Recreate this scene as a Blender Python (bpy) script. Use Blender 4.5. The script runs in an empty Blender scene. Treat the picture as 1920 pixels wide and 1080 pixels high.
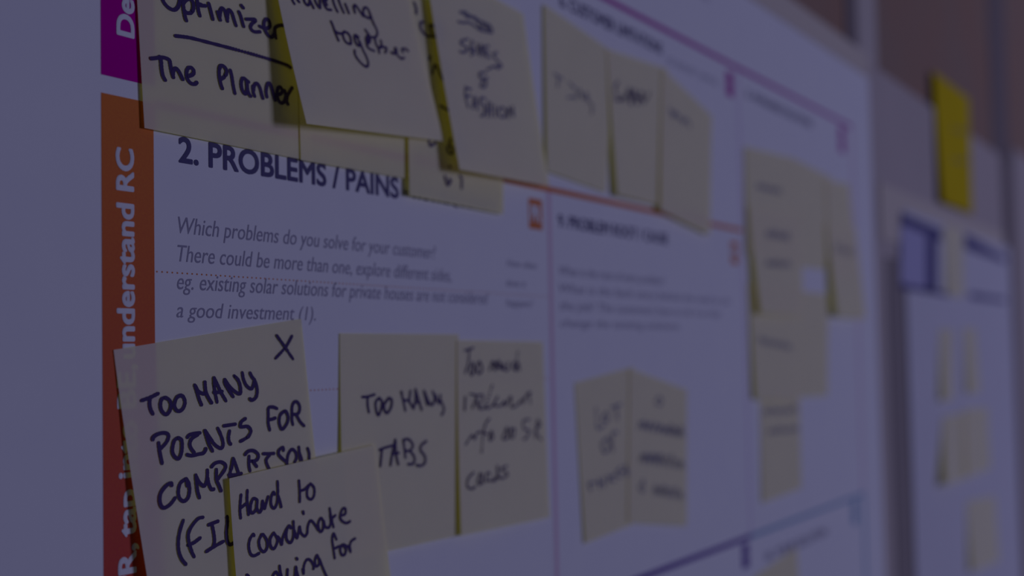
import bpy, bmesh, math, random
from mathutils import Vector, Matrix
random.seed(7)
SC = bpy.context.scene
COL = SC.collection

# ------------------------------------------------------------------ camera
# World: the wall runs along +X, its face is the plane y=0, up is +Z, the camera stands at y<0.
F = 2600.0            # focal length in pixels of the 1920 wide frame
D = 0.275             # distance of the camera from the poster surface (m)
Z0 = 1.5              # eye height
VPX, VPY, ROLL = 2370 - 960, 642 - 540, 0.02
_b = -F * F / (VPX * ROLL + VPY)
dv = Vector((VPX, VPY, F)).normalized()            # wall direction in camera axes (x right, y down, z forward)
vv = Vector((ROLL * _b, _b, F)).normalized()       # world up in camera axes
nv = dv.cross(vv)                                  # wall normal, toward the camera

def at(x, y, L=0.0):
    """photo pixel -> point of the plane standing L metres proud of the poster surface: (along, up)"""
    r = Vector((x - 960, y - 540, F))
    t = -(D - L) / r.dot(nv)
    return Vector((t * r.dot(dv), t * r.dot(vv)))

def proj(u, v, L):
    p = dv * u + vv * v + nv * (L - D)
    return (960 + F * p.x / p.z, 540 + F * p.y / p.z)

def W(u, v, L):
    return Vector((u, -L, v + Z0))

cam = bpy.data.cameras.new('camera')
camo = bpy.data.objects.new('camera', cam)
COL.objects.link(camo)
SC.camera = camo
def _w(e):
    return Vector((e.dot(dv), -e.dot(nv), e.dot(vv)))
rx, ry, rz = _w(Vector((1, 0, 0))), _w(Vector((0, -1, 0))), _w(Vector((0, 0, -1)))
m = Matrix((rx, ry, rz)).transposed().to_4x4()
m.translation = Vector((0, -D, Z0))
camo.matrix_world = m
cam.sensor_width = 36
cam.lens = F / 1920 * 36
cam.clip_start = 0.01
cam.dof.use_dof = True
cam.dof.focus_distance = 0.408
cam.dof.aperture_fstop = 7.2

# ------------------------------------------------------------------ light
w = bpy.data.worlds.new('world')
SC.world = w
w.use_nodes = True
w.node_tree.nodes['Background'].inputs[0].default_value = (0.50, 0.50, 0.90, 1)
w.node_tree.nodes['Background'].inputs[1].default_value = 0.034
la = bpy.data.lights.new('window_light', 'AREA')
la.shape = 'RECTANGLE'
la.size, la.size_y = 1.5, 1.5
la.energy = 84
la.color = (0.575, 0.565, 1.0)
lo = bpy.data.objects.new('window_light', la)
COL.objects.link(lo)
tgt = Vector((0.6, 0, Z0))
ldir = Vector((0.80, -1.0, 0.09)).normalized()
lo.location = tgt + ldir * 6.0
lo.rotation_euler = ldir.to_track_quat('Z', 'Y').to_euler()
vs = SC.view_settings
vs.view_transform = 'Standard'
vs.look = 'None'
vs.exposure = 0
vs.gamma = 1
vs.use_curve_mapping = False
SC.cycles.max_bounces = 16
SC.cycles.diffuse_bounces = 8
SC.cycles.transmission_bounces = 12

# ------------------------------------------------------------------ materials
def srgb(r, g, b):
    f = lambda c: (c / 255 / 12.92) if c / 255 <= 0.04045 else ((c / 255 + 0.055) / 1.055) ** 2.4
    return (f(r), f(g), f(b), 1)

def mat(name, col, rough=0.8, col2=None, scale=30.0, spec=0.2, detail=3, bump=0.0):
    mt = bpy.data.materials.new(name)
    mt.use_nodes = True
    nt = mt.node_tree
    bs = nt.nodes['Principled BSDF']
    bs.inputs['Roughness'].default_value = rough
    bs.inputs['Specular IOR Level'].default_value = spec
    bs.inputs['Base Color'].default_value = (*col[:3], 1)
    if col2 is not None or bump:
        tc = nt.nodes.new('ShaderNodeTexCoord')
        nz = nt.nodes.new('ShaderNodeTexNoise')
        nz.inputs['Scale'].default_value = scale
        nz.inputs['Detail'].default_value = detail
        nt.links.new(tc.outputs['Object'], nz.inputs['Vector'])
    if col2 is not None:
        mx = nt.nodes.new('ShaderNodeMix')
        mx.data_type = 'RGBA'
        mx.inputs[6].default_value = (*col[:3], 1)
        mx.inputs[7].default_value = (*col2[:3], 1)
        rp = nt.nodes.new('ShaderNodeMapRange')
        rp.inputs[1].default_value = 0.3
        rp.inputs[2].default_value = 0.7
        nt.links.new(nz.outputs['Fac'], rp.inputs[0])
        nt.links.new(rp.outputs[0], mx.inputs[0])
        nt.links.new(mx.outputs[2], bs.inputs['Base Color'])
    if bump:
        bp = nt.nodes.new('ShaderNodeBump')
        bp.inputs['Strength'].default_value = bump
        bp.inputs['Distance'].default_value = 0.0002
        nt.links.new(nz.outputs['Fac'], bp.inputs['Height'])
        nt.links.new(bp.outputs[0], bs.inputs['Normal'])
    return mt

def note_mat(name, refl, trans):
    """paper of a sticky note: pale face, light that passes through it turns strongly yellow"""
    mt = bpy.data.materials.new(name)
    mt.use_nodes = True
    nt = mt.node_tree
    nt.nodes.remove(nt.nodes['Principled BSDF'])
    out = nt.nodes['Material Output']
    di = nt.nodes.new('ShaderNodeBsdfDiffuse')
    tr = nt.nodes.new('ShaderNodeBsdfTranslucent')
    ad = nt.nodes.new('ShaderNodeAddShader')
    tc = nt.nodes.new('ShaderNodeTexCoord')
    nz = nt.nodes.new('ShaderNodeTexNoise')
    nz.inputs['Scale'].default_value = 55
    nz.inputs['Detail'].default_value = 4
    nt.links.new(tc.outputs['Object'], nz.inputs['Vector'])
    mx = nt.nodes.new('ShaderNodeMix')
    mx.data_type = 'RGBA'
    mx.inputs[6].default_value = tuple(c * 0.96 for c in refl) + (1,)
    mx.inputs[7].default_value = tuple(min(c * 1.03, .61) for c in refl) + (1,)
    nt.links.new(nz.outputs['Fac'], mx.inputs[0])
    nt.links.new(mx.outputs[2], di.inputs['Color'])
    tr.inputs['Color'].default_value = (*trans, 1)
    nt.links.new(di.outputs[0], ad.inputs[0])
    nt.links.new(tr.outputs[0], ad.inputs[1])
    nt.links.new(ad.outputs[0], out.inputs['Surface'])
    return mt

M = {}
M['paper'] = mat('poster_paper', (0.74, 0.75, 0.79), 0.7, (0.76, 0.77, 0.80), 40)
M['note'] = note_mat('sticky_note_paper', (0.59, 0.57, 0.485), (0.36, 0.335, 0.012))
M['note2'] = note_mat('sticky_note_paper_warm', (0.58, 0.56, 0.44), (0.36, 0.335, 0.012))
M['yellow'] = mat('yellow_card', (0.62, 0.48, 0.022), 0.9, (0.56, 0.43, 0.020), 18, spec=0.0)
M['ink'] = mat('marker_ink', (0.062, 0.04, 0.135), 0.7, spec=0.05)
M['ink_thin'] = mat('pen_ink', (0.15, 0.14, 0.22), 0.6, spec=0.1)
M['faint'] = mat('pencil_ink', (0.27, 0.26, 0.30), 0.8, spec=0.05)
M['black'] = mat('print_black', (0.07, 0.06, 0.17), 0.6, spec=0.1)
M['grey'] = mat('print_grey', (0.29, 0.28, 0.38), 0.6, spec=0.1)
M['magenta'] = mat('print_magenta', (0.46, 0.0, 0.29), 0.8, (0.48, 0.0, 0.31), 60, spec=0.0)
M['magenta_line'] = mat('print_magenta_line', (0.40, 0.015, 0.33), 0.7)
M['pink_line'] = mat('print_pink_line', (0.67, 0.48, 0.59), 0.7)
M['mauve_line'] = mat('print_mauve_line', (0.62, 0.50, 0.70), 0.7)
M['orange_line'] = mat('print_orange_line', (0.62, 0.175, 0.03), 0.7)
M['purple'] = mat('print_purple', (0.10, 0.035, 0.30), 0.7)
M['teal'] = mat('print_teal', (0.20, 0.36, 0.52), 0.7)
M['paper2'] = mat('far_poster_paper', (0.60, 0.60, 0.66), 0.7, (0.62, 0.62, 0.68), 20)
M['white'] = mat('print_white', (0.74, 0.75, 0.79), 0.7)
M['navy'] = mat('print_navy', (0.075, 0.065, 0.21), 0.7)
M['navy_soft'] = mat('print_navy_soft', (0.42, 0.41, 0.62), 0.7)
M['board'] = mat('board_face', (0.45, 0.40, 0.38), 0.7, (0.49, 0.43, 0.41), 8)
M['board_edge'] = mat('board_edge', (0.60, 0.54, 0.46), 0.7)
M['wall'] = mat('brown_wall', (0.34, 0.215, 0.16), 0.9, (0.31, 0.23, 0.185), 7, spec=0.05, bump=0.3)
M['pale_trim'] = mat('pale_trim', (0.50, 0.45, 0.42), 0.6)
M['dark_trim'] = mat('dark_trim', (0.19, 0.155, 0.155), 0.7)
M['gap'] = mat('gap_shade_strip', (0.27, 0.235, 0.235), 0.8)  # shade of the gap beside the far poster, put into the colour

# orange bar: an inkjet gradient from orange at the top to red at the foot, with print grain
def bar_mat():
    mt = mat('print_orange_bar', (0.6, 0.2, 0.04), 0.7)
    nt = mt.node_tree
    bs = nt.nodes['Principled BSDF']
    tc = nt.nodes.new('ShaderNodeTexCoord')
    sp = nt.nodes.new('ShaderNodeSeparateXYZ')
    nt.links.new(tc.outputs['Object'], sp.inputs[0])
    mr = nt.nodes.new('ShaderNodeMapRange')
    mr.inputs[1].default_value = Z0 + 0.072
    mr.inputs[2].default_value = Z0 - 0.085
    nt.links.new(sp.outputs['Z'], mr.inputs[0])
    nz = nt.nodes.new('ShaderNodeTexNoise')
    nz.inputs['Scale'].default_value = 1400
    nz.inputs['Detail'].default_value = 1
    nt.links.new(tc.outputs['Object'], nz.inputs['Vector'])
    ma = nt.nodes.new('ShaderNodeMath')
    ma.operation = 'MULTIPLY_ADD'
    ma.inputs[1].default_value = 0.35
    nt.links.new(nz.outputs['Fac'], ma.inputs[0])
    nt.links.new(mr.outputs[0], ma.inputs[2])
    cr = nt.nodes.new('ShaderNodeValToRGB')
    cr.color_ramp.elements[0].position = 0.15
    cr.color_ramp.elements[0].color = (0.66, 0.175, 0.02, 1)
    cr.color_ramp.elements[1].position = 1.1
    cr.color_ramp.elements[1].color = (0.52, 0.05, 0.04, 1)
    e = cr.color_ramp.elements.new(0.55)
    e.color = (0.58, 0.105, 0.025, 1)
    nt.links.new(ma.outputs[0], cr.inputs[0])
    nt.links.new(cr.outputs[0], bs.inputs['Base Color'])
    return mt
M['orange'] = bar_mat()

# ------------------------------------------------------------------ helpers
def link(name, me, material, parent=None):
    me.materials.append(material)
    o = bpy.data.objects.new(name, me)
    COL.objects.link(o)
    if parent:
        o.parent = parent
    return o

def mesh(name, verts, faces, material, parent=None, smooth=False):
    me = bpy.data.meshes.new(name)
    me.from_pydata([tuple(v) for v in verts], [], faces)
    if smooth:
        for p in me.polygons:
            p.use_smooth = True
    me.update()
    return link(name, me, material, parent)

def tag(o, label=None, cat=None, group=None, kind=None):
    if label: o['label'] = label
    if cat: o['category'] = cat
    if group: o['group'] = group
    if kind: o['kind'] = kind
    return o

def box(name, u0, u1, v0, v1, L0, L1, material, parent=None, bevel=0.0):
    bm = bmesh.new()
    vs_ = [bm.verts.new(W(u, v, L)) for L in (L0, L1) for (u, v) in ((u0, v0), (u1, v0), (u1, v1), (u0, v1))]
    for f in ((0, 1, 2, 3), (4, 5, 6, 7), (0, 1, 5, 4), (1, 2, 6, 5), (2, 3, 7, 6), (3, 0, 4, 7)):
        bm.faces.new([vs_[i] for i in f])
    bmesh.ops.recalc_face_normals(bm, faces=bm.faces)
    if bevel:
        bmesh.ops.bevel(bm, geom=bm.edges[:], offset=bevel, segments=2, affect='EDGES')
    me = bpy.data.meshes.new(name)
    bm.to_mesh(me)
    bm.free()
    return link(name, me, material, parent)

INK_L = 0.00006
def flat(name, quads, material, parent, L=INK_L):
    """printed areas: list of (u,v) polygons lying L above the sheet"""
    verts, faces = [], []
    for q in quads:
        k = len(verts)
        verts += [W(p[0], p[1], L) for p in q]
        faces.append(tuple(range(k, k + len(q))))
    return mesh(name, verts, faces, material, parent)

def rect(u0, u1, v0, v1):
    return [(u0, v0), (u1, v0), (u1, v1), (u0, v1)]

def glyph_mesh(s, shear=0.0, thin=0.0):
    cu = bpy.data.curves.new('tmp', 'FONT')
    cu.body = s
    cu.size = 1
    cu.resolution_u = 5
    cu.shear = shear
    ob = bpy.data.objects.new('tmp', cu)
    COL.objects.link(ob)
    dg = bpy.context.evaluated_depsgraph_get()
    me = bpy.data.meshes.new_from_object(ob.evaluated_get(dg))
    vs_ = [(v.co.x, v.co.y) for v in me.vertices]
    fs_ = [tuple(p.vertices) for p in me.polygons]
    bpy.data.objects.remove(ob)
    bpy.data.meshes.remove(me)
    return vs_, fs_
CAP = max(y for x, y in glyph_mesh('H')[0])

def text(name, s, p0, p1, capm, material, parent, L=INK_L, bold=0.0, shear=0.0, up=None, fit=True):
    """printed line: baseline from p0 to p1 (u,v in metres), cap height capm; letters flat on the sheet"""
    vs_, polys = glyph_mesh(s, shear)
    x0, x1 = min(x for x, y in vs_), max(x for x, y in vs_)
    p0, p1 = Vector(p0), Vector(p1)
    d = p1 - p0
    sx = d.length / (x1 - x0)
    dn = d.normalized()
    un = Vector(up) if up else Vector((-dn.y, dn.x))
    sy = capm / CAP
    base = [(x - x0, y) for x, y in vs_]
    shifts = [(0, 0)] if bold <= 0 else [(bold * math.cos(k * math.pi / 4), bold * math.sin(k * math.pi / 4)) for k in range(8)]
    verts, faces = [], []
    for n_, (gx, gy) in enumerate(shifts):
        k = len(verts)
        for x, y in base:
            p = p0 + dn * ((x + gx) * sx) + un * ((y + gy) * sy)
            verts.append(W(p.x, p.y, L + n_ * 8e-6))
        faces += [tuple(i + k for i in f) for f in polys]
    return mesh(name, verts, faces, material, parent)

# ------------------------------------------------------------------ structure
tag(box('wall_back', -1.2, 4.0, -1.5, 1.3, -0.12, -0.0045, M['wall']), 'brown wall behind the boards', kind='structure')

board = bpy.data.objects.new('whiteboard', None)
COL.objects.link(board)
tag(board, 'long pale grey board carrying both posters along the brown wall', 'board')
box('panel', -0.35, at(1884, 500).x - 0.001, -0.62, 0.236, -0.0043, -0.0005, M['board'], board)
box('edge_strip', -0.35, 1.128, 0.2225, 0.2415, -0.0004, -0.0001, M['board_edge'], board)
box('gap_shade_strip', 1.168, 1.2325, -0.60, 0.078, -0.0004, 0.0004, M['gap'], board)  # added dark strip standing in for the shade left of the far poster

WL = -0.0045
a0, a1, a2 = (at(x, 20, WL).x for x in (1583, 1605, 1640))
tag(box('trim_1', a0, a1, 0.20, 1.2, WL + .0001, -0.0036, M['dark_trim']), 'dark upright slot above the board', kind='structure')
tag(box('trim_2', a1 + .0005, a2, 0.20, 1.2, WL + .0001, -0.0036, M['pale_trim']), 'pale upright post above the board', kind='structure')
e0, e1 = at(1884, 500).x, at(1907, 500).x
tag(box('trim_3', e0, e1, -1.2, 0.236, WL + .0001, -0.0008, M['dark_trim']), 'dark upright strip at the far end of the board', kind='structure')
tag(box('trim_4', e0 - .03, e1, 0.2365, 1.2, WL + .0001, -0.0036, M['dark_trim']), 'dark upright strip on the brown wall above', kind='structure')

far_board = tag(box('pinboard', e1 + 0.001, 3.2, -0.62, 0.26, -0.0043, -0.001, M['board'], None, 0.001), 'grey board beyond the dark upright strip, at the right edge', 'board')

# ------------------------------------------------------------------ main poster
poster = bpy.data.objects.new('canvas_poster', None)
COL.objects.link(poster)
tag(poster, 'large white printed canvas poster with orange, magenta and purple lines, covered in sticky notes', 'poster')
box('sheet', 0.17, 1.128, -0.46, 0.222, -0.0004, 0.0, M['paper'], poster)
U1, U2, U3, U4 = 0.2760, 0.5445, 0.8030, 1.0685      # column lines
UB = 0.2962                                            # right edge of the bars
flat('magenta_bar', [rect(U1, UB, at(188, 139).y, 0.172)], M['magenta'], poster)
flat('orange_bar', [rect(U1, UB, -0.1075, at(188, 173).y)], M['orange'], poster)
flat('purple_bar', [rect(U1, UB, -0.44, -0.1125)], M['purple'], poster)
# lines: top magenta, orange, purple/teal
VM, VO, VP = 0.1735, 0.0738, -0.1098
flat('magenta_line', [rect(UB, U4, VM - 0.0014, VM + 0.0014)], M['magenta_line'], poster)
flat('orange_line', [rect(UB, U3, VO - 0.0011, VO + 0.0013)], M['orange_line'], poster)
flat('purple_line', [rect(UB, U3, VP - 0.0015, VP + 0.0015)], M['purple'], poster)
flat('teal_line', [rect(U3, U4, VP - 0.0013, VP + 0.0013)], M['teal'], poster)
flat('teal_border', [rect(U4 - 0.003, U4 + 0.003, -0.44, VP + 0.0013)], M['teal'], poster, INK_L * 1.5)
flat('pink_border', [rect(U4 - 0.0022, U4 + 0.0022, VP + 0.0014, VM - 0.0011)], M['pink_line'], poster)
flat('pink_divider', [rect(U2 - 0.0017, U2 + 0.0017, VP + 0.0014, VO - 0.0011)], M['pink_line'], poster)
flat('mauve_divider', [rect(U3 - 0.0012, U3 + 0.0012, VP + 0.0014, VO - 0.0011), rect(U3 - 0.0012, U3 + 0.0012, VO + 0.0014, VM - 0.0011)], M['mauve_line'], poster)

# dotted guide lines
def dots(name, v, u0, u1, step=0.0021, r=0.00028):
    verts, faces = [], []
    u = u0
    while u < u1:
        k = len(verts)
        verts += [W(u + 1.2 * r * math.cos(t * math.pi / 3), v + r * math.sin(t * math.pi / 3), INK_L) for t in range(6)]
        faces.append(tuple(range(k, k + 6)))
        u += step
    o = mesh(name, verts, faces, M['orange_line'], poster)
    o['kind'] = 'stuff'
dots('dotted_line', at(289, 509).y, UB + 0.001, U2 - 0.002)
dots('dotted_line', at(600, 731).y, UB + 0.001, U2 - 0.002)

# corner tags with their two letters
def corner(name, x, y0, y1, wm, s, m_, small=False):
    b, t = at(x, y1), at(x, y0)
    h = t.y - b.y
    g = flat(name, [rect(b.x, b.x + wm, b.y, t.y)], m_, poster, INK_L * 1.2)
    if small:
        text('letters', s, (b.x + wm * .28, b.y + h * .36), (b.x + wm * .72, b.y + h * .36), h * .28, M['white'], g, INK_L * 2)
        return
    text('letters', s, (b.x + wm * .14, b.y + h * .26), (b.x + wm * .86, b.y + h * .26), h * .5, M['white'], g, INK_L * 2, bold=0.05)
corner('orange_tag', 992, 371, 428, 0.0125, 'PR', M['orange_line'])
corner('orange_tag', 1371, 452, 494, 0.0125, 'RC', M['orange_line'])
corner('magenta_tag', 1362, 132, 178, 0.0125, 'CL', M['magenta_line'], True)
corner('magenta_tag', 1574, 236, 284, 0.0150, 'AS', M['magenta_line'], True)
corner('purple_tag', 1392, 1022, 1068, 0.0125, 'TR', M['purple'], True)
corner('teal_tag', 1598, 940, 985, 0.0150, 'EM', M['teal'], True)

# bar lettering, reading upward
ub = at(251, 500).x
cb = at(251, 500).x - at(217, 500).x
cb2 = at(250, 50).x - at(221, 50).x
def upward(name, s, ytop, v0, capm, u):
    v1 = ytop
    cu0 = (u, v0); cu1 = (u, v1)
    return text(name, s, cu0, cu1, capm, M['white'], poster, INK_L * 2, bold=0.032, up=(-1, 0))
capu = at(249, 300).x - at(218, 300).x
ub = at(249, 300).x
upward('bar_lettering', 'understand RC', at(249, 282).y, at(249, 671).y, capu, ub)
upward('bar_lettering', 'tap into BE,', at(249, 684).y, at(249, 1003).y, capu, ub)
upward('bar_lettering', 'Focus on PR,', at(249, 1021).y, at(249, 1400).y, capu, ub)
upward('bar_lettering', 'Define CS, fit into CL', at(249, -455).y, at(249, 71).y, capu, at(250, 50).x)

def hline(name, s, p0, x1, p_top, material, **k):
    """horizontal print: starts at pixel p0 on the baseline, ends at pixel column x1, cap top at pixel p_top above the start"""
    a = at(*p0)
    t = at(p0[0], p_top)
    e = at(x1, p0[1] + (642 - p0[1]) * (x1 - p0[0]) / (2370 - p0[0]))
    return text(name, s, (a.x, a.y), (e.x, a.y), t.y - a.y, material, poster, **k)

hline('heading', '2. PROBLEMS / PAINS', (336, 303), 747, 257, M['black'], bold=0.027)
hline('heading_tail', '+ ITS FREQUENCY', (755, 369), 925, 350, M['black'], bold=0.005)
BT = dict(shear=0.22)
hline('question_text', 'Which problems do you solve for your customer?', (334, 437), 817, 406, M['grey'], **BT)
hline('question_text', 'There could be more than one, explore different sides,', (333, 490), 846, 459, M['grey'], **BT)
hline('question_text', 'eg. existing solar solutions for private houses are not considered', (332, 542), 915, 511, M['grey'], **BT)
hline('question_text', 'a good investment (1).', (331, 595), 592, 566, M['grey'], **BT)
hline('side_text', 'How often', (950, 499), 1006, 486, M['grey'], **BT)
hline('side_text', 'does it', (949, 536), 986, 523, M['grey'], **BT)
hline('side_text', 'happen?', (949, 574), 999, 560, M['grey'], **BT)
hline('heading', '9. PROBLEM ROOT / CAUSE', (1047, 424), 1252, 402, M['black'], bold=0.027)
hline('question_text', 'What is the root of every problem?', (1049, 515), 1246, 498, M['grey'], **BT)
hline('question_text', 'What is the back story behind the need to do', (1049, 548), 1368, 531, M['grey'], **BT)
hline('question_text', 'the job? The customers have to do it as they', (1050, 581), 1352, 564, M['grey'], **BT)
hline('question_text', 'change the existing solutions.', (1051, 613), 1275, 597, M['grey'], **BT)
hline('heading', '6. CUSTOMER LIMITATIONS', (1050, 11), 1241, -12, M['black'], bold=0.027)
hline('side_text', 'EG. BUDGET, DEVICES', (1252, 118), 1345, 106, M['grey'])
hline('heading', '5. AVAILABLE SOLUTIONS', (1400, 182), 1522, 167, M['black'], bold=0.02)
hline('side_text', 'PLUSES & MINUSES', (1250, -45), 1330, -58, M['grey'])
hline('heading', '10. YOUR SOLUTION', (1436, 1053), 1550, 1036, M['black'], bold=0.01)

# ------------------------------------------------------------------ second poster
p2 = bpy.data.objects.new('far_poster', None)
COL.objects.link(p2)
tag(p2, 'smaller white poster with navy blue lettering blocks at the right end of the board', 'poster')
box('header_strip', 1.150, 1.775, 0.092, 0.139, -0.0004, 0.0006, M['board_edge'], p2)
box('sheet', 1.2335, 1.812, -0.45, 0.124, 0.0007, 0.0012, M['paper2'], p2)
def block(name, pts, m_):
    flat(name, [[tuple(at(*p, 0.0013)) for p in q] for q in pts], m_, p2, 0.0013)
block('blue_letter', [[(1689, 398), (1766, 432), (1766, 452), (1689, 420)], [(1736, 440), (1757, 447), (1757, 548), (1736, 545)],
                      [(1689, 531), (1779, 549), (1779, 556), (1689, 542)]], M['navy'])
block('blue_letter', [[(1809, 437), (1886, 484), (1886, 493), (1809, 466)], [(1818, 548), (1886, 560), (1886, 567), (1818, 560)]], M['navy'])
block('pale_blue_field', [[(1689, 421), (1735, 440), (1735, 540), (1689, 530)]], M['navy_soft'])

# ------------------------------------------------------------------ sticky notes
NOTES = {}
def make_note(name, px, lift, label, group, material='note', p=1.45, n=24, cat='sticky note'):
    """px: photo corners TL TR BR BL; lift: how proud (mm) each corner stands of the poster"""
    lift = [l / 1000 for l in lift]
    c = [at(*q, L) for q, L in zip(px, lift)]
    def S(a, b):
        uv = (c[0] * (1 - a) + c[1] * a) * (1 - b) + (c[3] * (1 - a) + c[2] * a) * b
        bb = max(b, 0) ** p
        L = (lift[0] * (1 - a) + lift[1] * a) * (1 - bb) + (lift[3] * (1 - a) + lift[2] * a) * bb
        return uv.x, uv.y, L
    verts, faces = [], []
    for j in range(n + 1):
        for i in range(n + 1):
            verts.append(W(*S(i / n, j / n)))
    for j in range(n):
        for i in range(n):
            k = j * (n + 1) + i
            faces.append((k, k + n + 1, k + n + 2, k + 1))
    o = mesh('sticky_note', verts, faces, M[material], None, True)
    tag(o, label, cat, group)
    NOTES[name] = (o, S)
    return o

def inv(S, x, y):
    a = b = 0.5
    for _ in range(12):
        q = proj(*S(a, b)); qa = proj(*S(a + 1e-3, b)); qb = proj(*S(a, b + 1e-3))
        J = [[(qa[0] - q[0]) * 1e3, (qb[0] - q[0]) * 1e3], [(qa[1] - q[1]) * 1e3, (qb[1] - q[1]) * 1e3]]
        det = J[0][0] * J[1][1] - J[0][1] * J[1][0]
        ex, ey = x - q[0], y - q[1]
        a += (ex * J[1][1] - ey * J[0][1]) / det
        b += (ey * J[0][0] - ex * J[1][0]) / det
        a = min(max(a, -.5), 1.5); b = min(max(b, 0.001), 1.5)
    return a, b

def catmull(pts, sub=7):
    if len(pts) < 3:
        (x0, y0), (x1, y1) = pts[0], pts[-1]
        return [(x0 + (x1 - x0) * t / 12, y0 + (y1 - y0) * t / 12) for t in range(13)]
    P = [pts[0]] + list(pts) + [pts[-1]]
    out = []
    for i in range(1, len(P) - 2):
        p0, p1, p2_, p3 = P[i - 1:i + 3]
        for k in range(sub):
            t = k / sub
            out.append(tuple(0.5 * (2 * p1[j] + (p2_[j] - p0[j]) * t + (2 * p0[j] - 5 * p1[j] + 4 * p2_[j] - p3[j]) * t * t
                                    + (3 * p1[j] - p0[j] - 3 * p2_[j] + p3[j]) * t ** 3) for j in (0, 1)))
    out.append(P[-2])
    return out

def write(note, runs, wu=1.55, wv=1.2, material='ink', name='handwriting'):
    """runs: (x origin, y origin, scale, strokes); strokes are pen paths, laid as flat ribbons on the curved paper"""
    o, S = NOTES[note]
    verts, faces = [], []
    cnt = 0
    ru, rv = wu / 2000, wv / 2000
    for ox, oy, sc, strokes in runs:
        for st in strokes:
            if not st: continue
            if isinstance(st, str):
                f = [float(q) for q in st.replace(',', ' ').split()]
                st = list(zip(f[0::2], f[1::2]))
            path = catmull([(ox + x / sc, oy + y / sc) for x, y in st])
            prev = None
            N = len(path)
            for i, (x, y) in enumerate(path):
                a, b = inv(S, x, y)
                u, v, L = S(a, b)
                e = 1e-3
                ua = S(a + e, b); ub_ = S(a, b + e)
                # gradient of the lift in (u,v)
                du1, dv1, dl1 = ua[0] - u, ua[1] - v, ua[2] - L
                du2, dv2, dl2 = ub_[0] - u, ub_[1] - v, ub_[2] - L
                det = du1 * dv2 - du2 * dv1
                gu = (dl1 * dv2 - dl2 * dv1) / det
                gv = (du1 * dl2 - du2 * dl1) / det
                cnt = (cnt + 1) % 120
                off = 0.00016 + cnt * 1.2e-6
                wob = 1 + 0.06 * math.sin(i * 1.7 + x)
                if i in (0, N - 1): wob *= 0.82
                def P(du, dv):
                    return W(u + du, v + dv, L + off + gu * du + gv * dv)
                k = len(verts)
                verts += [P(ru * wob * math.cos(t * math.pi / 6), rv * wob * math.sin(t * math.pi / 6)) for t in range(12)]
                faces.append(tuple(range(k, k + 12)))
                if prev:
                    pu, pv, pP, pw = prev
                    du, dv = (u - pu) / ru, (v - pv) / rv
                    l = math.hypot(du, dv) or 1
                    nx, ny = -dv / l * ru, du / l * rv
                    k = len(verts)
                    verts += [pP(nx * pw, ny * pw), P(nx * wob, ny * wob), P(-nx * wob, -ny * wob), pP(-nx * pw, -ny * pw)]
                    faces.append((k, k + 1, k + 2, k + 3))
                prev = (u, v, P, wob)
    return mesh(name, verts, faces, M[material], o)

def wig(x0, y0, x1, y1, h, n=None):
    """a cursive word too blurred to read: a running zigzag"""
    n = n or max(3, int(abs(x1 - x0) / 5))
    pts = []
    for i in range(2 * n + 1):
        t = i / (2 * n)
        hh = h * (0.5 + 0.5 * random.random())
        pts.append((x0 + (x1 - x0) * t, y0 + (y1 - y0) * t - (hh if i % 2 else 0)))
    return ' '.join('%.1f,%.1f' % q for q in pts)

TOP = 'sticky notes along the top row of the poster'
LOW = 'sticky notes in the problems box'
MID = 'pair of sticky notes in the root cause box'
RGT = 'sticky notes in the solutions column'
FAR = 'sticky notes on the far poster'

make_note('N1', [(243, -262), (551, -134), (585, 303), (271, 240)], (.3, .4, .8, 1.1), 'pale yellow sticky note reading Optimizer and The Planner, at the upper left', TOP, 'note2')
make_note('N1b', [(553, -132), (765, -44), (775, 337), (564, 300)], (.6, .6, .9, 1.3), 'blank pale sticky note right of The Planner, mostly covered by the travelling together note', TOP, 'note2')
make_note('N1c', [(762, -14), (941, 72), (944, 402), (768, 366)], (1.3, 1.1, 1.5, 2.4), 'pale sticky note hanging lowest of the top row, ending over the PAINS heading', TOP, 'note2')
make_note('N2', [(486, -200), (738, -135), (832, 265), (575, 232)], (1.0, 2.0, 3.6, 9.0), 'pale sticky note reading travelling together, lifted off the note below it', TOP)
make_note('N4', [(1020, 8), (1150, 98), (1137, 361), (1026, 320)], (.9, .5, 1.0, 1.4), 'faintly written sticky note just right of the FASHION note', TOP)
make_note('N3', [(796, -75), (981, 26), (1030, 350), (862, 318)], (3.6, 1.6, 3.2, 8.0), 'sticky note with a scribbled out word above the word FASHION', TOP)
make_note('N5', [(1138, 92), (1252, 130), (1246, 388), (1158, 365)], (.9, .8, 1.6, 3.2), 'middle one of the three blurred notes hanging over the orange line', TOP)
make_note('N6', [(1242, 128), (1335, 217), (1332, 441), (1238, 394)], (1.3, .6, 2.4, 3.2), 'last note of the top row, reaching below the orange line', TOP)

make_note('A3', [(637, 625), (860, 627), (868, 1002), (646, 1051)], (.3, .3, 1.4, 2.4), 'sticky note reading TOO MANY TABS', LOW)
make_note('A4', [(857, 638), (1018, 641), (1031, 970), (865, 1004)], (.6, .4, 1.2, 3.4), 'sticky note with four lines of cursive, right of the TOO MANY TABS note', LOW)
make_note('A1', [(213, 656), (565, 598), (612, 1040), (292, 1180)], (.3, .4, 2.0, 3.8), 'large sharp sticky note reading TOO MANY POINTS FOR COMPARISON, with a cross in its corner', LOW)
make_note('A2', [(430, 897), (705, 833), (752, 1235), (470, 1345)], (3.0, 2.2, 5.0, 8.5), 'sticky note reading Hard to coordinate, stuck over the corner of the comparison note', LOW)

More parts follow.
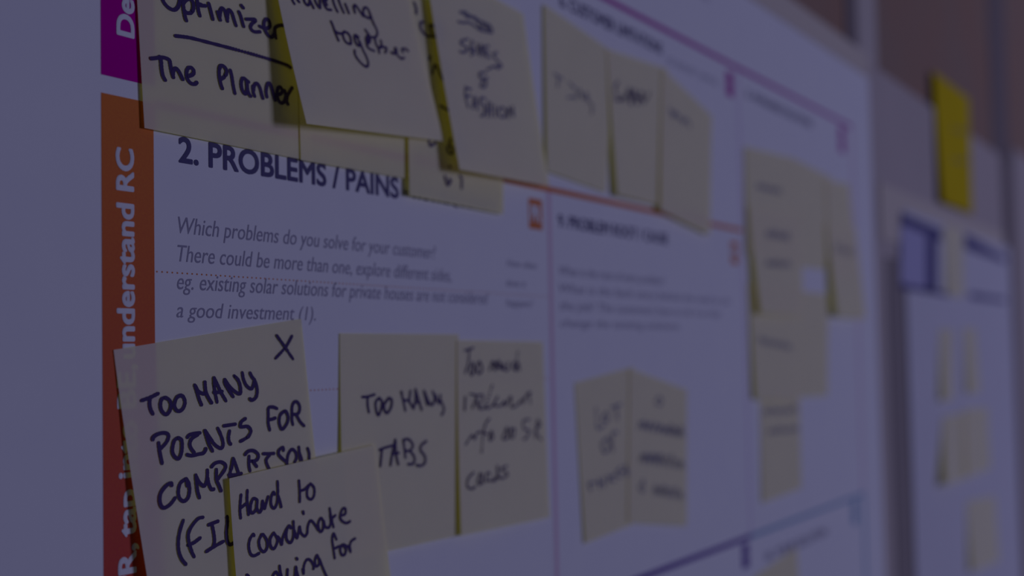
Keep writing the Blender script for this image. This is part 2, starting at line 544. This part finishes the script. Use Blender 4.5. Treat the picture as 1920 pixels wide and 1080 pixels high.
make_note('M1', [(1078, 718), (1188, 688), (1184, 984), (1097, 1019)], (.3, .3, .8, .9), 'left note of the blurred pair in the middle box, three short lines', MID)
make_note('M2', [(1181, 691), (1288, 731), (1288, 986), (1178, 979)], (.7, .3, .9, 1.3), 'right note of the blurred pair in the middle box, four dense lines', MID)

make_note('R2', [(1486, 296), (1560, 334), (1548, 505), (1494, 498)], (.4, .4, 1.0, 1.2), 'top middle note of the solutions column, between two overlapping neighbours', RGT)
make_note('R1', [(1397, 275), (1492, 298), (1500, 500), (1404, 478)], (.7, .7, 1.2, 1.8), 'topmost left note of the solutions column', RGT)
make_note('R5', [(1499, 546), (1553, 552), (1552, 742), (1496, 745)], (.4, .4, 1.0, 1.2), 'narrow looking note in the second row of the solutions column, below the small gap', RGT)
make_note('R4', [(1404, 530), (1500, 538), (1499, 752), (1417, 748)], (.8, .8, 1.6, 2.6), 'left note of the second row in the solutions column', RGT)
make_note('R1b', [(1403, 388), (1502, 402), (1506, 592), (1426, 587)], (1.9, 1.4, 2.4, 5.0), 'note curling off the left edge of the solutions column, deep yellow shade beside it', RGT)
make_note('R3', [(1548, 338), (1592, 345), (1609, 520), (1558, 528)], (1.0, .5, 1.2, 1.6), 'upper right note of the solutions column, beside the magenta border', RGT)
make_note('R3b', [(1550, 420), (1604, 428), (1624, 597), (1570, 592)], (1.8, 1.4, 3.0, 6.0), 'lower right note of the solutions column, its left edge shaded', RGT)
make_note('R6', [(1426, 735), (1499, 732), (1503, 915), (1430, 943)], (.3, .3, 1.0, .9), 'lowest note of the solutions column, alone above the teal line', RGT)
make_note('R7', [(1414, 1082), (1494, 1026), (1508, 1235), (1430, 1290)], (.3, .3, 1.2, 1.2), 'note peeking in at the bottom edge below the teal line', RGT)

def far_note(n, px, label, lift=(1.6, 1.6, 3, 3)):
    make_note(n, px, lift, label, FAR, 'note', n=8)
far_note('P0', [(1770, 420), (1806, 433), (1808, 556), (1776, 552)], 'pale note stuck between the two navy letter blocks of the far poster')
far_note('P1', [(1762, 616), (1786, 618), (1788, 748), (1767, 752)], 'narrow note at the left of the upper pair on the far poster', (1.6, 1.6, 3.5, 5))
far_note('P2', [(1807, 614), (1829, 616), (1838, 735), (1815, 738)], 'narrow note at the right of the upper pair on the far poster', (1.6, 1.6, 3, 4))
far_note('P3', [(1768, 782), (1816, 772), (1818, 894), (1773, 910)], 'left note of the middle pair on the far poster, its corner lifted', (1.8, 1.8, 3, 9))
far_note('P3b', [(1808, 768), (1852, 764), (1858, 878), (1812, 894)], 'right note of the middle pair on the far poster', (2.6, 1.8, 5, 6))
far_note('P4', [(1813, 940), (1866, 930), (1874, 1052), (1822, 1072)], 'lowest note on the far poster', (1.6, 1.6, 3.5, 5))
make_note('Y', [(1750, 133), (1817, 185), (1824, 402), (1767, 378)], (0.5, 0.5, 2.5, 5.0), 'bright saturated yellow sheet hanging above the navy letters of the far poster', None, 'yellow', cat='paper sheet')

# ------------------------------------------------------------------ handwriting
write('N1', [
 (290, 0, 12, ['155,-150 175,0 240,110 330,190 430,225 510,170 550,60 560,-60 480,-160', '610,-80 632,100 650,250 680,400 705,470',
   '630,80 700,0 790,-20 850,60 860,180 830,270 770,300 700,280 670,240', '945,-60 955,80 980,250 1010,360', '950,110 1060,130 1145,132', '945,80 1050,110',
   '1205,75 1240,200 1270,320 1300,440', '1405,265 1440,380 1465,455', '1450,400 1470,250 1510,185 1570,240 1610,380 1632,480', '1630,420 1640,280 1670,225 1730,290 1775,430 1825,585']),
 (400, 0, 12, ['565,265 610,370 650,520 675,600', '620,125 665,180', '725,435 820,435 920,440 930,480 870,530 830,600 860,680 940,720 1050,715',
   '1030,590 1110,625 1200,640 1265,590 1250,480 1190,430 1140,480 1130,580 1160,690 1220,790 1290,840 1350,790 1375,690', '1405,860 1380,720 1380,640 1430,590 1520,570 1600,580']),
 (0, 0, 1, ['328,67.5 340,68.7 356.7,71.2 381.7,77.5 406.7,84 431.7,90.5 470,101 504,111 521,116.5 537.5,122.5 544,127']),
 (270, 90, 12, ['150,240 250,230 350,215 450,220 530,250 570,290 590,400 620,550 655,670', '345,190 375,300 385,450 415,620 470,730',
   '640,620 650,520 700,460 760,510 810,600 865,715', '990,640 1080,600 1115,530 1080,460 1010,440 960,500 950,600 970,700 1040,790 1130,815 1180,775',
   '1690,420 1680,540 1690,680 1720,820 1755,920', '1685,480 1720,400 1790,420 1845,500 1840,580 1790,660 1720,710']),
 (400, 110, 12, ['375,255 410,400 440,600 480,790', '790,530 710,460 650,445 620,540 630,660 670,760 720,790 750,700 745,560 740,500', '750,560 760,700 790,790 830,850',
   '880,620 895,760 925,850', '900,720 910,620 950,560 1000,580 1050,680 1080,800 1110,900', '1200,870 1180,760 1190,640 1220,560 1270,570 1310,680 1340,800 1380,940',
   '1350,820 1450,810 1540,760 1530,670 1470,640 1430,720 1430,830 1460,940 1530,1000 1590,960 1620,860', '1590,710 1620,800 1640,940 1670,1030', '1640,950 1660,830 1710,740 1765,650'])],
 wu=1.6, wv=1.15)
write('N1c', [
 (760, 0, 12, ['190,60 215,120 240,200 240,310', '410,500 340,510 330,600 370,700 450,790 560,820 680,820', '540,560 560,660 600,760', '640,560 690,650 700,780', '560,560 640,600']),
 (780, 90, 7.2, ['180,110 175,160', '215,350 260,230 330,370 370,430 360,290', '325,780 430,840']),
 (780, 230, 6, ['140,200 160,260 220,220', '390,180 370,250 410,290 400,350 360,330 350,270', '370,490 380,500', '320,600 350,700 390,650 370,640', '490,600 510,630 510,740'])],
 wu=1.6, wv=1.1)
write('N2', [
 (540, 0, 12, ['60,-100 90,0 140,90', '180,-80 210,0 250,50', '400,-60 350,-20 380,70 440,120 480,60 470,-60', '480,0 530,100 570,185', '580,-60 630,80 710,180 710,60 700,-60',
   '790,20 860,-10 850,-70 800,-60 780,20 820,130 880,210 970,225', '840,40 870,120', '990,-60 1040,120 1110,270', '1110,-60 1180,130 1250,290', '1280,90 1320,190 1365,305',
   '1465,150 1500,290', '1470,190 1500,115 1550,160 1620,270 1690,370', '1830,280 1790,200 1730,170 1690,230 1700,330 1780,400 1850,400 1830,290',
   '960,480 1010,600 1050,720 1130,920', '1050,700 1130,750 1210,760']),
 (0, 0, 1, ['693,25 698,40 702,48 706,56 707,64 703,70 697,70']),
 (610, 45, 12, ['430,170 390,220 410,330 470,420 560,450 570,370 540,260 470,190 410,180', '740,300 670,250 650,330 700,460 770,490 750,380 700,280',
   '770,400 850,600 920,740 960,880 930,960 840,920 720,790 660,680 655,590', '890,130 960,230 1000,300 990,400 930,440 910,330 950,260', '920,300 930,480 990,560 1100,610',
   '960,300 940,400 970,360', '1110,320 1130,430 1180,540', '1240,370 1260,480 1200,560 1210,660', '1200,540 1290,520 1370,550 1340,650', '1470,640 1540,670 1600,620 1570,540 1560,640 1620,700 1700,780 1770,760', '1740,640 1720,570 1790,560 1860,610'])],
 wu=1.3, wv=1.0)
write('N3', [
 (760, 0, 12, ['1220,280 1340,270 1420,340 1580,400 1640,470', '1180,490 1290,510 1420,510 1560,590 1680,680 1850,720 1940,740', '1600,440 1700,640 1760,500 1840,700 1880,560 1950,730', '1650,460 1850,560 1960,660', '1300,300 1380,380 1500,390 1600,470']),
 (780, 90, 7.2, ['700,-120 620,-100 600,-60 660,-20 690,20 650,60 590,50', '760,-100 730,20 780,60 740,100', '740,10 790,20', '820,-60 850,100 880,-40 910,120', '980,-30 920,0 950,110 1000,130', '940,50 980,60', '1090,60 1040,90 1100,180 1150,240 1090,280', '960,290 1060,250 1150,250',
   '940,330 860,340 860,400 940,430 930,520 870,520 900,440 960,400', '670,520 660,640 700,800', '680,540 740,560', '670,660 730,640', '760,820 790,660 830,840', '770,770 820,760', '930,680 870,680 860,740 920,790 910,900 870,920', '960,930 970,720', '1010,930 1010,740', '960,840 1010,840',
   '1060,780 1070,930', '1150,800 1110,840 1130,920 1190,930 1210,850 1160,800', '1240,950 1250,810 1310,920 1300,790'])],
 wu=1.5, wv=1.1, material='ink_thin')
write('N4', [(1020, 120, 6, ['110,110 210,170', '160,130 150,260', '280,210 360,290', '260,380 340,370', '350,400 400,290 430,390 480,330 490,430', '470,380 540,470 530,560'])], 1.5, 1.0, 'faint')
write('N5', [(1020, 120, 6, ['830,200 800,260 820,400', '800,400 860,410', '900,420 960,280 970,450 1010,290 1050,450 1090,310 1120,430 1180,320', '940,330 1100,400', '980,450 1000,330', '870,400 900,360'])], 1.8, 1.3, 'ink')
write('N6', [(1020, 120, 6, ['1410,500 1460,600 1470,540 1520,620', '1440,540 1510,580', '1540,600 1560,660 1600,620 1640,710'])], 2.2, 1.5, 'faint')
write('A1', [
 (250, 690, 10.8, ['160,660 330,600 500,515', '330,610 325,740 345,840 390,930', '640,600 570,630 540,750 570,870 650,940 720,880 755,760 720,650 640,600', '960,550 870,600 820,740 850,840 920,875 1000,820 1040,700 1010,590 950,550']),
 (350, 680, 10.8, ['155,450 210,620 250,750 295,860', '170,470 230,580 340,630 375,590 365,480 360,390', '370,560 410,670 460,760 495,815', '545,300 550,450 570,600 610,800', '550,310 610,430 690,600 790,775', '540,600 620,600 715,580',
   '765,340 770,420 850,560 935,690', '770,350 850,470 950,570 1050,630 1085,590 1070,450 1030,350 955,265', '785,390 850,500 900,570', '1120,200 1150,350 1210,470 1300,530 1340,470 1360,370', '1275,205 1310,280 1370,360 1410,480 1420,600 1390,710 1310,760 1270,730']),
 (270, 770, 10.8, ['170,590 180,540 260,480 380,450 470,470 490,540 440,650 330,770', '290,650 310,820 335,950 360,1070', '690,550 610,600 570,740 570,850 620,940 690,970 740,880 760,740 750,600 690,550',
   '870,540 920,490 1030,460 1130,450', '1090,480 960,570 920,680 950,770 1010,850', '860,890 960,910 1100,880 1190,860 1235,800 1242,770', '1220,400 1270,560 1310,680 1380,820', '1225,400 1330,560 1430,690 1540,760 1590,720 1590,620 1540,470 1485,355']),
 (400, 750, 8.64, ['160,420 260,405 355,390', '258,500 240,600 250,680 275,715', '515,300 450,350 430,410 450,435 550,430 600,500 560,590 490,640 430,670', '1030,140 960,115 890,130 885,250 885,380 910,490', '880,320 950,310 1000,290',
   '1145,180 1080,240 1060,350 1090,460 1130,460 1190,370 1205,280 1180,200 1150,175', '1270,230 1270,330 1285,400', '1270,230 1270,120 1300,40 1350,30 1390,90 1390,180 1350,230 1290,230', '1340,240 1400,350 1465,420',
   '505,885 560,830 640,820 710,870 720,930 680,980 600,990', '575,910 570,1000 575,1080 590,1150', '640,1000 700,1080', '800,870 900,870 980,865', '910,890 850,970 870,1060 900,1120', '1130,820 1120,770 1060,810 1050,880 1110,950 1170,1000 1190,1050',
   '1190,1010 1210,880 1270,800 1330,850 1340,940 1310,1010', '1380,760 1390,860 1400,970', '1380,830 1430,970', '1520,780 1545,860 1545,960']),
 (280, 850, 8.64, ['355,520 340,480 260,530 180,640 160,760 190,860 250,880 340,820 415,720', '580,420 500,480 465,600 480,720 550,775 620,720 645,600 630,480 585,410', '600,450 610,530', '745,350 760,500 775,620 805,720', '750,370 800,470 880,530 920,460 935,360 935,270', '940,400 960,500 1000,580 1040,580',
   '1000,220 1060,160 1150,140 1220,180 1225,240 1170,330 1100,420', '1080,260 1080,420 1120,520 1155,610', '1350,80 1330,200 1300,340', '1355,80 1400,200 1440,320', '1280,350 1380,350 1490,325', '1290,380 1400,365']),
 (310, 950, 8.31, ['275,210 220,380 195,550 205,700 250,820 315,900', '580,165 500,190 400,310 350,430 360,560 400,690 445,780', '345,600 440,560 540,485', '665,285 740,255 820,225', '725,290 750,420 760,540 740,620', '630,700 740,630 900,540', '955,150 960,250 945,400 960,540 1000,590 1060,560']),
 (0, 0, 1, ['518,629 533,650 549,673', '547,630 535,651 516,672'])],
 wu=1.45, wv=1.15)
write('A2', [
 (430, 880, 7.2, ['155,340 145,450 140,560 150,660', '240,280 235,400 245,520 255,615', '150,520 240,450', '370,410 320,395 285,470 280,560 310,590 360,530 370,420 365,520 400,580 430,540', '430,550 445,430 470,530 490,470 520,365', '610,340 590,310 560,380 560,480 600,525 640,450 650,300 645,160', '655,360 680,440 695,510',
   '935,150 945,300 945,440', '945,290 1010,270 1070,210', '1090,195 1050,270 1050,370 1100,405 1140,350 1140,250 1090,190', '1350,525 1365,620 1385,700', '1490,630 1560,600 1560,530 1520,540 1490,640 1520,700 1580,725 1625,700', '988,568 1000,602']),
 (430, 960, 7.385, ['340,330 325,310 280,380 265,480 290,580 340,605 410,570', '445,310 405,400 420,500 470,550 515,500 515,400 470,320 440,310', '610,285 560,370 565,470 610,510 650,450 660,370 610,285', '660,340 690,370 720,450 735,360 780,250 820,190',
   '855,225 820,190 785,280 790,380 840,425 880,350 885,240 880,125', '890,250 910,310 935,360 955,280 970,205 990,290 1040,335 1070,300', '1075,300 1085,190 1120,120 1170,160 1225,250', '1300,130 1260,85 1225,170 1250,270 1290,240 1300,130 1320,200 1370,215 1400,150 1392,20', '1390,60 1415,120 1440,210', '1415,90 1465,45',
   '1480,380 1440,300 1420,380 1435,500 1455,640', '1440,510 1530,470', '1560,450 1530,520 1550,590 1590,590 1610,520 1570,450 1640,480', '1640,470 1675,550 1665,460 1690,400 1740,365', '235,870 260,890 290,960', '600,940 600,880 640,830 680,890 690,940', '690,745 700,830 725,920', '800,790 795,880 790,950',
   '900,920 912,765 930,820 955,910', '1010,790 1025,850 1030,740 1070,660 1120,670 1160,740 1160,790', '1250,700 1210,600 1180,680 1195,750 1240,720 1240,650 1300,800 1350,910', '922,638 935,655'])],
 wu=1.3, wv=1.0)
write('A3', [(670, 720, 6.355, ['55,155 120,150 205,125', '120,150 120,250 135,340', '260,165 215,220 225,330 250,370 280,300 290,210 255,165', '370,170 320,240 320,310 355,345 400,270 405,190 370,165', '520,90 545,200 570,320', '550,190 610,190 630,80', '610,190 640,250 670,295',
   '690,60 690,200 665,290', '690,60 730,200 765,310', '690,220 740,215', '790,80 830,250', '800,100 850,220 885,250 920,180 895,85', '930,130 970,230 990,130', '985,180 1030,300 1000,370', '260,785 340,755 430,730', '290,780 280,880 270,980', '450,660 430,750 410,850 390,970', '450,670 460,850 485,960', '410,835 490,820',
   '545,670 560,780 570,880', '545,665 610,660 660,730 620,795 570,795', '630,800 680,880 660,950 600,955', '820,680 760,730 750,790 800,860 800,940 750,975 700,965'])], wu=1.35, wv=1.05)
write('A4', [
 (855, 640, 7.717, ['120,135 250,95', '190,120 175,300 130,460', '240,300 200,400 220,490 260,420 240,310', '330,290 290,400 330,470 375,400 340,290', '480,420 530,290 560,420 610,280 650,400 690,320 700,410 750,410 760,300', '560,310 620,380 690,400', '850,290 820,350 830,400 880,410', '890,150 860,420 895,310 915,420',
   '130,800 120,1000', '200,760 290,800 230,970', '320,960 290,800 390,790 330,960 420,940 520,640 430,950 520,930 600,800 550,920 640,930 700,870 710,930 790,800 800,950 880,920 950,850 1080,740', '960,900 1050,740 1070,900']),
 (855, 770, 6.75, ['120,430 200,310 230,360 280,270 400,300', '420,100 370,170 340,300 320,530', '440,260 420,370 465,340 450,260', '640,210 590,350 650,340 640,210', '690,220 690,350', '680,250 740,230 720,350', '930,110 850,130 860,230 930,260 880,350 850,360', '1030,110 1000,350', '1030,120 1060,180 1000,260 1080,370',
   '220,780 150,860 140,960 200,990 240,960', '300,790 270,900 310,930 330,800 340,920', '380,900 390,790 430,800', '440,890 400,880', '480,850 460,890 510,860 520,700 540,860', '640,700 570,740 650,800 600,850 550,850'])], wu=1.15, wv=0.9, material='ink')
write('M1', [(1075, 720, 4.5, ['190,200 200,370 260,350', '270,240 240,300 290,310 290,240', '320,200 400,170', '360,190 370,300', '300,450 240,500 260,580 310,520 290,450', '330,570 330,420 370,410',
   '190,830 130,840 150,900', '210,800 220,880', '250,790 260,870', '210,840 250,830', '290,770 300,830', '350,760 300,800 350,820', '400,700 360,750 400,790', '440,680 450,770 470,730', '400,740 460,730'])], 1.7, 1.25, 'faint')
write('M2', [(0, 0, 1, [wig(1196, 803, 1282, 820, 22, 9), wig(1202, 800, 1280, 816, 12, 7), wig(1199, 866, 1282, 879, 24, 9), wig(1205, 860, 1240, 866, 14, 4), '1206,900 1198,915 1206,922 1206,902', wig(1224, 926, 1280, 936, 20, 7), '1235,744 1229,754 1237,760 1241,750 1235,744'])], 1.5, 1.1, 'faint')
write('R1', [(0, 0, 1, [wig(1418, 352, 1464, 364, 14, 5)])], 2.2, 1.6, 'faint')
write('R1b', [(0, 0, 1, [wig(1436, 444, 1480, 450, 14, 5), wig(1436, 498, 1482, 500, 14, 5)])], 2.4, 1.7, 'faint')
write('R3b', [(0, 0, 1, [wig(1566, 470, 1600, 480, 16, 4)])], 2.0, 1.5, 'faint')
write('R4', [(0, 0, 1, [wig(1422, 642, 1484, 656, 16, 6)])], 2.2, 1.5, 'faint')
write('R6', [(0, 0, 1, [wig(1432, 776, 1494, 772, 12, 6), wig(1440, 812, 1497, 808, 10, 6)])], 2.2, 1.5, 'faint')
for _y in (246, 302):
    write('Y', [(0, 0, 1, [wig(1786, _y, 1815, _y + 5, 8, 3)])], 2.5, 1.5, 'ink_thin')
